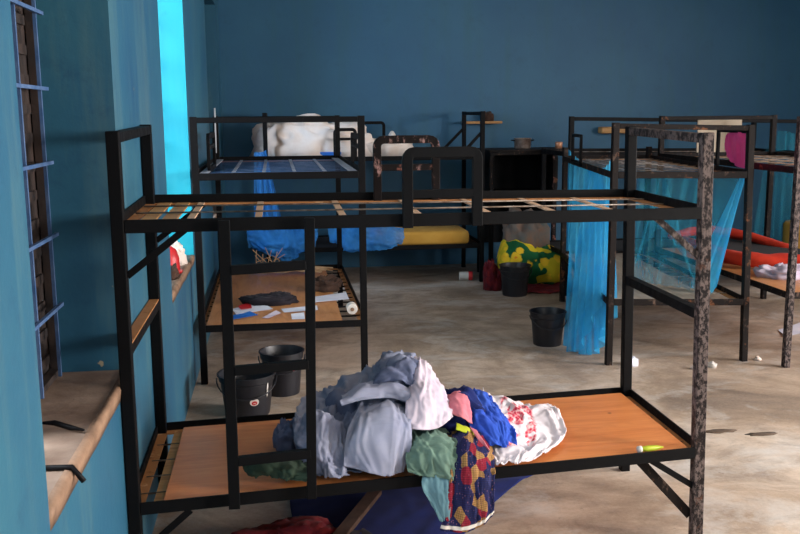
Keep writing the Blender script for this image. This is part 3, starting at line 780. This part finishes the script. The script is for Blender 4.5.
bucket((.005, 5.13, 0), .125, .25, 'smaller black bucket with a pale pink mark behind the red-stickered one', [(R(-55), .17, .014, .022, M['pink'])])
bucket((2.06, 7.68, 0), .135, .27, 'black bucket standing in front of the yellow floral bedding')
bucket((1.835, 5.96, 0), .122, .235, 'black bucket alone on the open floor left of the hanging blue net')

# ------------------------------------------------------------------ things on the second bed
LZB = .349
def pap(name, pts, mat, label, cat='paper', group='papers on the second bed', z=LZB+.002, curl=.004):
    P = [atz(u, v, z) for u, v in pts]; c = sum(P, V())/len(P)
    bm = nb(); a = [bm.verts.new(p+V((0, 0, curl*(i % 2)))) for i, p in enumerate(P)]; bm.faces.new(a)
    r = bmesh.ops.extrude_face_region(bm, geom=bm.faces[:]); bmesh.ops.translate(bm, vec=(0, 0, .0015), verts=[v for v in r['geom'] if isinstance(v, bmesh.types.BMVert)])
    o = finish(name, bm, mat, loc=c); tag(o, label, cat, group); return o
pap('sheet_of_paper', [(232, 309), (262, 303), (273, 309), (236, 315)], M['paper'], 'white sheet under the red wrapper at the left end of the papers')
pap('sheet_of_paper', [(281, 309), (317, 306), (318, 310), (284, 313)], M['paper'], 'long white sheet just below the dark cloth')
pap('sheet_of_paper', [(313, 297), (346, 293), (349, 299), (314, 303)], M['paper'], 'wide white sheet at the right below the brown rag')
pap('sheet_of_paper', [(291, 314), (304, 313), (305, 319), (292, 320)], M['paper'], 'small white sheet nearest the front edge of the board')
pap('magazine', [(225, 317), (250, 312), (258, 315), (228, 321)], M['bluebook'], 'small blue magazine page at the left front corner', 'magazine')
pap('wrapper', [(238, 306), (250, 303), (252, 308), (241, 310)], M['redplastic'], 'red and white wrapper on top of the left papers', 'wrapper', z=LZB+.008)
pap('envelope', [(262, 318), (276, 311), (281, 313), (268, 319)], M['whitepink'], 'slim pinkish envelope between the papers', 'envelope')
c = atz(272, 303, LZB); o = pile('black_cloth', (c.x, c.y, LZB+.001), .16, .10, .055, M['darkcloth'], 31, amp=.35, freq=4)
tag(o, 'black crumpled cloth in the middle of the second bed board', 'cloth')
c = atz(326, 289, LZB); o = pile('brown_rag', (c.x, c.y, LZB+.001), .11, .10, .07, M['brownrag'], 35, amp=.6, freq=5)
tag(o, 'brown twisted rag at the right of the second bed board', 'cloth')
c = atz(352, 314, LZB+.0); 
bm = nb(); tube(bm, [V((c.x, c.y-.03, LZB+.036)), V((c.x+.0, c.y+.05, LZB+.036))], .034, 20); o = finish('tissue_roll', bm, M['whiteplastic'], smooth=False, bevel=.006)
tag(o, 'round white roll on the right front corner of the second bed', 'roll')
bm = nb(); tube(bm, [V((c.x, c.y-.034, LZB+.036)), V((c.x, c.y-.028, LZB+.036))], .012, 14); finish('core', bm, M['silledge'], o)
# bundle of dry straw stalks
random.seed(4); bm = nb(); s0 = V((-.05, 7.1, LZB+.015))
for k in range(46):
    a = random.uniform(-.05, .25); p = s0+V((random.uniform(-.1, .1), random.uniform(-.05, .05), random.uniform(0, .03))); L = random.uniform(.25, .42)
    tube(bm, [p, p+V((L*.5, .03*random.uniform(-1, 1), .02)), p+V((L, random.uniform(-.08, .08), .0))], .0035, 5)
for k in range(12):
    p = s0+V((random.uniform(-.12, .05), random.uniform(-.05, .05), 0)); tube(bm, [p, p+V((random.uniform(-.06, .06), 0, .09)), p+V((random.uniform(-.1, .1), 0, random.uniform(.12, .2)))], .003, 5)
o = finish('straw_broom', bm, M['straw']); tag(o, 'loose straw broom lying at the back of the second bed board', 'broom')

# ------------------------------------------------------------------ things on the back left bed
UD = 1.19
def heap_net(name, rows, mat, **k): return sheet(name, rows, mat, **k)
o = pile('white_bundled_net', (.37, 8.72, UD), .56, .30, .33, M['sheetwhite'], 41, n=110, m=40, amp=.22, freq=3.6, flat=.4)
tag(o, 'big heap of creased white netting on the upper deck by the back wall', 'netting')
o = pile('folded_sheet', (1.02, 8.75, UD), .28, .28, .15, M['sheetwhite'], 44, n=50, amp=.2, flat=.3)
tag(o, 'lower white sheet trailing to the right of the netting heap', 'sheet')
bm = nb(); box(bm, (.38, 8.42, UD), (.60, 8.54, UD+.05)); o = finish('blue_box', bm, M['bluebook'], bevel=.003); tag(o, 'flat blue box at the edge of the upper deck before the white heap', 'box')
bm = nb(); box(bm, (.375, 8.415, UD+.028), (.605, 8.545, UD+.052)); finish('lid', bm, M['bluebook'], o, bevel=.003)
# yellow foam mattress
bm = nb(); box(bm, (.88, 8.37, .362), (1.80, 9.15, .49)); o = finish('foam_mattress', bm, M['yellowpad'], bevel=.03, smooth=True); tag(o, 'yellow foam mattress on the lower deck along the back wall', 'mattress')
o = sheet('blue_net', px([[(246, 226, 8.32), (270, 224, 8.3), (300, 224, 8.3), (318, 228, 8.32)], [(248, 240, 8.26), (272, 246, 8.2), (298, 248, 8.2), (316, 240, 8.28)], [(252, 248, 8.28), (272, 256, 8.24), (290, 260, 8.24), (306, 250, 8.28)]]), M['net_blue'], 50, 30, .03, (4, 3), .3, 101, th=0)
tag(o, 'deep blue net bunched over the lower rail, left end of the back bed', 'mosquito net', 'blue nets on the back bed')
o = sheet('blue_net', px([[(328, 226, 8.32), (350, 224, 8.3), (380, 226, 8.3), (404, 228, 8.32)], [(330, 240, 8.26), (352, 244, 8.2), (380, 242, 8.2), (403, 240, 8.28)], [(336, 244, 8.28), (352, 252, 8.24), (374, 250, 8.24), (396, 246, 8.28)]]), M['net_blue'], 50, 30, .03, (4, 3), .3, 104, th=0)
tag(o, 'deep blue net bunched at the left end of the yellow mattress', 'mosquito net', 'blue nets on the back bed')
o = drape('blue_net', [aty(254, 152, 8.3), aty(262, 152, 8.3), aty(266, 150, 8.3)], [aty(254, 228, 8.28), aty(268, 230, 8.26), aty(284, 230, 8.28)], M['net_blue'], 4, .02, 60, 20, 3)
tag(o, 'narrow blue net hanging from the upper deck of the back left bed', 'mosquito net', 'blue nets on the back bed')
# wooden board on the wall-side end
bm = nb(); box(bm, (1.93, 9.22, 1.475), (2.32, 9.4, 1.5)); o = finish('wall_shelf', bm, M['tanwood'], bevel=.004); tag(o, 'small pale wooden shelf on the back wall above the end of the bed', 'shelf')
o = pile('brown_bundle', (2.18, 9.31, 1.5), .06, .05, .09, M['brownrag'], 50, amp=.3); tag(o, 'small brown bundle sitting on the wall shelf', 'bundle')
# small white container between the guard frames
bm = nb(); lathe(bm, (1.10, 8.6, UD), [(0, 0), (.035, 0), (.04, .03), (.04, .15), (.034, .2), (.015, .23), (0, .235)], 18)
o = finish('white_jar', bm, M['whiteplastic'], smooth=True); tag(o, 'small rounded white jar on the upper deck at the back, left of centre', 'jar')

# rack contents
pot_c = (2.365, 8.6, CZ)
bm = nb(); lathe(bm, pot_c, [(0, 0), (.07, 0), (.078, .012), (.08, .09), (.088, .096), (.088, .1), (.076, .1), (.074, .014), (0, .012)], 32)
o = finish('cooking_pot', bm, M['pot'], smooth=True); tag(o, 'small dented aluminium cooking pot on the rusted top board', 'pot')
bm = nb(); tube(bm, [V(pot_c)+V((.08, -.02, .075)), V(pot_c)+V((.105, -.02, .08)), V(pot_c)+V((.105, .02, .08)), V(pot_c)+V((.08, .02, .075))], .006, 8); finish('handle', bm, M['steel'], o, smooth=True)
bm = nb(); tube(bm, [V(pot_c)+V((-.08, -.02, .075)), V(pot_c)+V((-.105, -.02, .08)), V(pot_c)+V((-.105, .02, .08)), V(pot_c)+V((-.08, .02, .075))], .006, 8); finish('handle', bm, M['steel'], o, smooth=True)
bm = nb(); lathe(bm, (2.70, 8.52, CZ), [(0, 0), (.032, 0), (.036, .06), (.033, .062), (.03, .008), (0, .006)], 20)
o = finish('metal_cup', bm, M['copper'], smooth=True); tag(o, 'little copper coloured cup on the right end of the top board', 'cup')
def matt(name, ctrl, r, mat, label, cat='mattress', n=20, seg=30, squash=.6, seed=0, amp=.1):
    bm = nb(); rings = []
    for i in range(seg+1):
        p = cat_pts(ctrl, i/seg); q = cat_pts(ctrl, min(1, i/seg+.01)); o_ = cat_pts(ctrl, max(0, i/seg-.01)); d = (q-o_).normalized(); s = V((0, 0, 1)).cross(d).normalized(); t = d.cross(s)
        e = math.sin(math.pi*min(1, max(0, (i/seg))))**.18 if 0 < i < seg else .25
        rings.append([bm.verts.new(p+(s*math.cos(2*math.pi*k/n)*r*(1+amp*noise.noise((i*.3, k*.4, seed)))+t*math.sin(2*math.pi*k/n)*r*squash*(1+amp*noise.noise((i*.35, k*.5, seed+2))))*e) for k in range(n)])
    for a, b in zip(rings, rings[1:]):
        for k in range(n): bm.faces.new((a[k], a[(k+1) % n], b[(k+1) % n], b[k]))
    bm.faces.new(rings[0][::-1]); bm.faces.new(rings[-1])
    o = finish(name, bm, mat, smooth=True); tag(o, label, cat); return o
cat_pts = cat
# floral bedding folded under the rack
o = matt('floral_mattress', [V((2.0, 8.06, .31)), V((2.14, 8.04, .28)), V((2.30, 8.04, .21)), V((2.48, 8.04, .195)), V((2.70, 8.04, .18))], .235, M['floral'], 'yellow and green floral mattress folded under the rack behind a bucket', squash=.82, n=28, seed=3, amp=.2)
o.data.transform(Matrix.Translation((0, 0, -.02)))
c = V((2.27, 8.14, .36)); o = pile('clothes_bundle', c, .21, .16, .30, M['greyclothes'], 61, n=50, amp=.3, freq=4); tag(o, 'grey and brown clothes bundled on top of the floral mattress', 'clothes')
o = pile('dark_rag', (1.93, 7.95, 0), .07, .08, .20, M['maroonstripe'], 64, amp=.5, freq=5); tag(o, 'red and dark patterned rag on the floor left of the bucket', 'rag')
o = sheet('pink_blanket', [[V((2.16, 7.9, .05)), V((2.36, 7.9, .05)), V((2.66, 7.9, .05))], [V((2.14, 7.8, .03)), V((2.36, 7.78, .03)), V((2.66, 7.8, .03))], [V((2.18, 7.7, .01)), V((2.38, 7.66, .01)), V((2.66, 7.7, .01))]], M['pink'], 24, 20, .015, (3, 3), .2, 66, floor=0)
o.data.materials[0] = M['maroonstripe']; tag(o, 'dull red cloth trailing on the floor below the floral mattress', 'cloth')
# white and red jar on the floor
jc = atz(463, 280, 0); d = V((1, -.15, 0)).normalized(); p = V((jc.x-.04, jc.y, .042))
bm = nb(); tube(bm, [p, p+d*.1], .042, 20); o = finish('plastic_jar', bm, M['whiteplastic'], bevel=.006); tag(o, 'white jar with a red lid lying on the floor before the back bed', 'jar')
bm = nb(); tube(bm, [p+d*.09, p+d*.13], .045, 20); finish('lid', bm, M['redplastic'], o, bevel=.004)

# ------------------------------------------------------------------ nets on the right beds
o = drape('mosquito_net', [aty(613, 158, 5.42), aty(607, 166, 5.58), aty(594, 170, 6.02), aty(584, 167, 6.45), aty(576, 156, 6.85)],
    [aty(613, 316, 5.46), aty(606, 330, 5.50), aty(597, 352, 5.56), aty(582, 354, 5.66), aty(566, 345, 5.80)], M['net_bright'], 8, .03, 200, 50, 1)
tag(o, 'bright blue mosquito net hanging to the floor off the left side of the netted bed', 'mosquito net', 'mosquito nets on the right')
nA = o
drape('fold', [aty(603, 168, 5.68), aty(594, 170, 6.0), aty(586, 168, 6.3)], [aty(600, 300, 5.5), aty(583, 345, 5.6), aty(568, 352, 5.74)], M['net_bright'], 4, .02, 90, 30, 7, parent=nA)
o = drape('mosquito_net', [aty(567, 148, 7.5), aty(571, 152, 7.5), aty(577, 162, 7.5)], [aty(563, 250, 7.5), aty(569, 252, 7.49), aty(578, 252, 7.5)], M['net_bright'], 3, .02, 60, 30, 9)
tag(o, 'narrow blue net hanging at the left end of the crosswise back bed', 'mosquito net', 'mosquito nets on the right')
o = drape('mosquito_net', [aty(638, 178, 5.62), aty(668, 178, 5.6), aty(700, 178, 5.56), aty(725, 178, 5.52), aty(744, 177, 5.46)],
    [aty(630, 280, 5.9), aty(655, 284, 5.8), aty(680, 288, 5.7), aty(700, 290, 5.62), aty(713, 294, 5.52)], M['net_teal'], 9, .035, 220, 40, 12)
tag(o, 'large sheer teal net stretched inside the netted bed from its upper deck', 'mosquito net', 'mosquito nets on the right')
o = drape('mosquito_net', [aty(660, 177, 5.9), aty(662, 176, 5.9), aty(665, 177, 5.9)], [aty(634, 262, 6.1), aty(662, 230, 6.0), aty(694, 278, 5.9)], M['net_teal'], 4, .03, 90, 30, 14)
tag(o, 'peaked sheer net tied under the middle of the netted bed', 'mosquito net', 'mosquito nets on the right')
o = drape('mosquito_net', [aty(740, 177, 5.44), aty(743, 176, 5.44), aty(746, 177, 5.44)], [aty(706, 250, 5.5), aty(712, 292, 5.46), aty(722, 262, 5.44)], M['net_bright'], 2, .02, 60, 30, 15)
tag(o, 'brighter gathered net edge falling diagonally from the right corner of the netted bed', 'mosquito net', 'mosquito nets on the right')
o = drape('mosquito_net', [aty(766, 150, 7.8), aty(774, 134, 7.8), aty(784, 131, 7.8), aty(796, 134, 7.8)], [aty(750, 245, 7.8), aty(765, 250, 7.78), aty(780, 250, 7.78), aty(798, 250, 7.8)], M['net_teal'], 5, .03, 90, 30, 18)
tag(o, 'sheer teal net at the right end of the crosswise back bed', 'mosquito net', 'mosquito nets on the right')
# beige board and pink cloth
p = aty(698, 119, 7.52); q = aty(740, 158, 7.52)
bm = nb(); box(bm, (p.x, 7.515, q.z), (q.x, 7.53, p.z)); o = finish('beige_towel', bm, M['beigecloth'], bevel=.004); tag(o, 'beige board hung on the head rail of the crosswise back bed', 'board')
o = sheet('pink_cloth', px([[(726, 133, 5.9), (736, 132, 5.65), (747, 133, 5.48)], [(725, 148, 5.88), (736, 148, 5.64), (747, 150, 5.46)], [(728, 158, 5.86), (736, 166, 5.62), (746, 169, 5.45)]]), M['hotpink'], 30, 34, .014, (2.2, 1.0), .1, 111)
bm_=None; tag(o, 'bright pink cloth hung over the right guard of the netted bed', 'cloth')
# wooden spoon shaped board seen above bed E
p = aty(601, 127, 9.3); q = aty(642, 133, 9.3)
bm = nb(); box(bm, (p.x, 9.27, q.z), (q.x, 9.4, p.z)); o = finish('wall_ledge', bm, M['tanwood'], bevel=.012); tag(o, 'pale wooden block fixed level on the back wall above the crosswise bed', 'wooden block')
# red cloth bundles on bed F and around
FZ = .466
matt('red_blanket', [V((3.20, 6.95, FZ+.10)), V((3.22, 6.4, FZ+.08)), V((3.32, 6.05, FZ+.07)), V((3.6, 5.95, FZ+.07)), V((3.95, 5.9, FZ+.07))], .06, M['red'], 'orange-red rolled blanket with dark bands along the lower deck at the right', 'blanket', squash=.85, seed=5, amp=.3)
matt('red_blanket', [V((3.2, 7.1, FZ+.1)), V((3.5, 7.1, FZ+.14)), V((3.75, 6.9, FZ+.12)), V((3.95, 6.5, FZ+.06))], .055, M['red'], 'thin red rolled edge of bedding along the back of the right lower deck', 'blanket', squash=.7, seed=8, amp=.3)
bm = nb(); box(bm, (3.36, 6.2, FZ+.001), (4.0, 7.0, FZ+.07)); o = finish('dark_mattress', bm, M['darkmat'], bevel=.02); tag(o, 'thin dark mattress between the two red rolls', 'mattress')
o = pile('mixed_clothes', (3.42, 5.72, FZ), .16, .13, .07, M['whitepink'], 71, amp=.5, freq=5); tag(o, 'small pale and coloured clothes pile in front of the red roll', 'clothes')
o = pile('orange_cloth', (3.66, 5.62, FZ), .12, .10, .05, M['red'], 73, amp=.5, freq=5); tag(o, 'small orange cloth beside the pale clothes at the right edge', 'cloth')
# yellow mattress behind F
bm = nb(); lathe(bm, (4.78, 7.75, 0), [(0, 0), (.15, 0), (.16, .03), (.155, .3), (.16, .55), (.14, .58), (.11, .56), (.08, .58), (.04, .56), (0, .57)], 30); o = finish('foam_mattress', bm, M['yellowpad'], smooth=True); tag(o, 'rolled yellow foam mattress standing at the right edge beyond the nets', 'mattress')

# ------------------------------------------------------------------ litter on the floor
def crumple(u, v, r, mat, label, name='paper_scrap', cat='litter', h=.5, seed=0):
    c = atz(u, v, 0); o = pile(name, (c.x, c.y, 0), r, r, r*h*2, mat, seed, n=16, m=8, amp=.5, freq=4); tag(o, label, cat); return o
crumple(712, 367, .028, M['whiteplastic'], 'small pale cup-like scrap on the floor right of the front bed post', 'paper_cup', seed=3)
crumple(631, 365, .04, M['paper'], 'white scrap on the floor just behind the far right post of the front bed', seed=5)
crumple(694, 369, .02, M['sheetwhite'], 'tiny pale scrap touching the near right post in view', seed=6)
crumple(757, 360, .02, M['sheetwhite'], 'tiny pale scrap right of the netted bed post', seed=8)
pap('newspaper', [(778, 330), (800, 324), (806, 332), (786, 338)], M['paper'], 'folded newspaper on the floor at the right edge', 'newspaper', None, z=.002, curl=.01)
for k, (u, v, r) in enumerate([(720, 431, .05), (762, 434, .045)]):
    c = atz(u, v, 0); bm = nb(); lathe(bm, (0, 0, 0), [(0, .003), (.6, .0025), (1, 0), (0, 0)], 18)
    for q in bm.verts:
        g = 1+.4*noise.noise((q.co.x*2, q.co.y*2, k)); q.co = V((c.x+q.co.x*r*1.9*g, c.y+q.co.y*r*.6*g, q.co.z))
    o = finish('mud_stain', bm, M['dirt'], smooth=True); tag(o, ['long dark mud mark on the floor right of the bed post', 'dark mud mark farther right on the open floor', 'small mud mark behind the near right bed post', 'dark mud mark at the right edge of the floor'][k], 'mud')
# ledge items of the left windows
bm = nb(); lathe(bm, (XL-.09, 5.10, SZ), [(.062, 0), (.062, .02), (.06, .07), (.045, .115), (.02, .135), (0, .138)], 22); o = finish('hat', bm, M['redplastic'], smooth=True)
tag(o, 'red cap on the bright second window sill', 'cap')
bm = nb(); box(bm, (XL-.06, 4.98, SZ), (XL-.01, 5.05, SZ+.012)); finish('peak', bm, M['redplastic'], o)
o = pile('white_rag', (XL-.12, 5.32, SZ), .10, .08, .12, M['sheetwhite'], 81, amp=.4); tag(o, 'white rag behind the red cap on the second window sill', 'rag')
o = pile('brown_scraps', (XL-.05, 4.86, SZ), .035, .08, .05, M['brownrag'], 84, amp=.5); tag(o, 'brown scraps at the front of the second window sill', 'scraps')
bm = nb(); p = atz(43, 423, SZ+.012); q = atz(84, 430, SZ+.012); tube(bm, [p, lerp(p, q, .3)+V((0, 0, .006)), lerp(p, q, .7), q], .007, 8, radii=[.004, .008, .008, .003]); o = finish('iron_hook', bm, M['steel'], smooth=True)
tag(o, 'thin dark stick lying across the near window sill', 'stick')
bm = nb(); p = atz(40, 468, SZ+.008); q = atz(72, 467, SZ+.008); tube(bm, [p, q, q+V((.03, -.02, -.03))], .007, 8); o = finish('iron_rod', bm, M['steel'], smooth=True)
tag(o, 'bent iron rod end resting on the near window sill edge', 'rod')
bm = nb(); tube(bm, [aty(214.5, 108, 7.36), aty(216, 153, 7.36)], .007, 6)  # thin strip added to stand for a white corner edge
o = finish('pale_edge', bm, M['pale_edge'], smooth=True); tag(o, 'thin white strip added for a pale corner edge by the left wall', 'pale_edge')

# ------------------------------------------------------------------ light
W = bpy.data.worlds.new('world'); bpy.context.scene.world = W; W.use_nodes = True
W.node_tree.nodes['Background'].inputs[0].default_value = (.75, .87, 1, 1); W.node_tree.nodes['Background'].inputs[1].default_value = .6
def area(name, loc, target, sx, sy, power, col):
    l = bpy.data.lights.new(name, 'AREA'); l.shape = 'RECTANGLE'; l.size = sx; l.size_y = sy; l.energy = power; l.color = col
    o = bpy.data.objects.new(name, l); C.objects.link(o); o.location = loc
    o.rotation_euler = (V(target)-V(loc)).to_track_quat('-Z', 'Y').to_euler(); return o
for k, (a, b) in enumerate(rwins):
    area('daylight_window_right', (XR+.5, (a+b)/2, 1.9), ((XR-2.4, 2.2, XR-2.4)[k], (a+b)/2+(-.3, .4, -.3)[k], (.6, 0, .6)[k]), 1.6, 1.6, (720, 430, 35)[k], ((1, .93, .86), (1, .95, .94), (1, .93, .86))[k])
area('fill_behind_camera', (3.4, Y0+.05, 1.7), (3.0, 3, .3), 2.4, 2.2, 85, (1, .91, .82))  # added fill light behind the camera; the front wall has no doorway
area('daylight_window_left', (XL-1.15, 4.2, 2.2), (XL-.1, 5.66, 1.35), 1.0, 1.3, 62, (.8, .93, 1))
area('daylight_window_left', (XL-1.3, 2.0, 2.3), (XL-.1, 2.3, .74), .8, 1.0, 120, (.86, .93, 1))
area('daylight_window_left', (XL-1.1, 7.3, 2.2), (XL-.1, 8.9, 1.35), .8, 1.3, 120, (.55, .75, 1))
vs_ = bpy.context.scene.view_settings; vs_.view_transform = 'Standard'; vs_.look = 'None'; vs_.exposure = 0; vs_.gamma = 1; vs_.use_curve_mapping = False
for o in bpy.data.objects:
    for k in ('_loc', '_q', '_ismesh'):
        if k in o: del o[k]
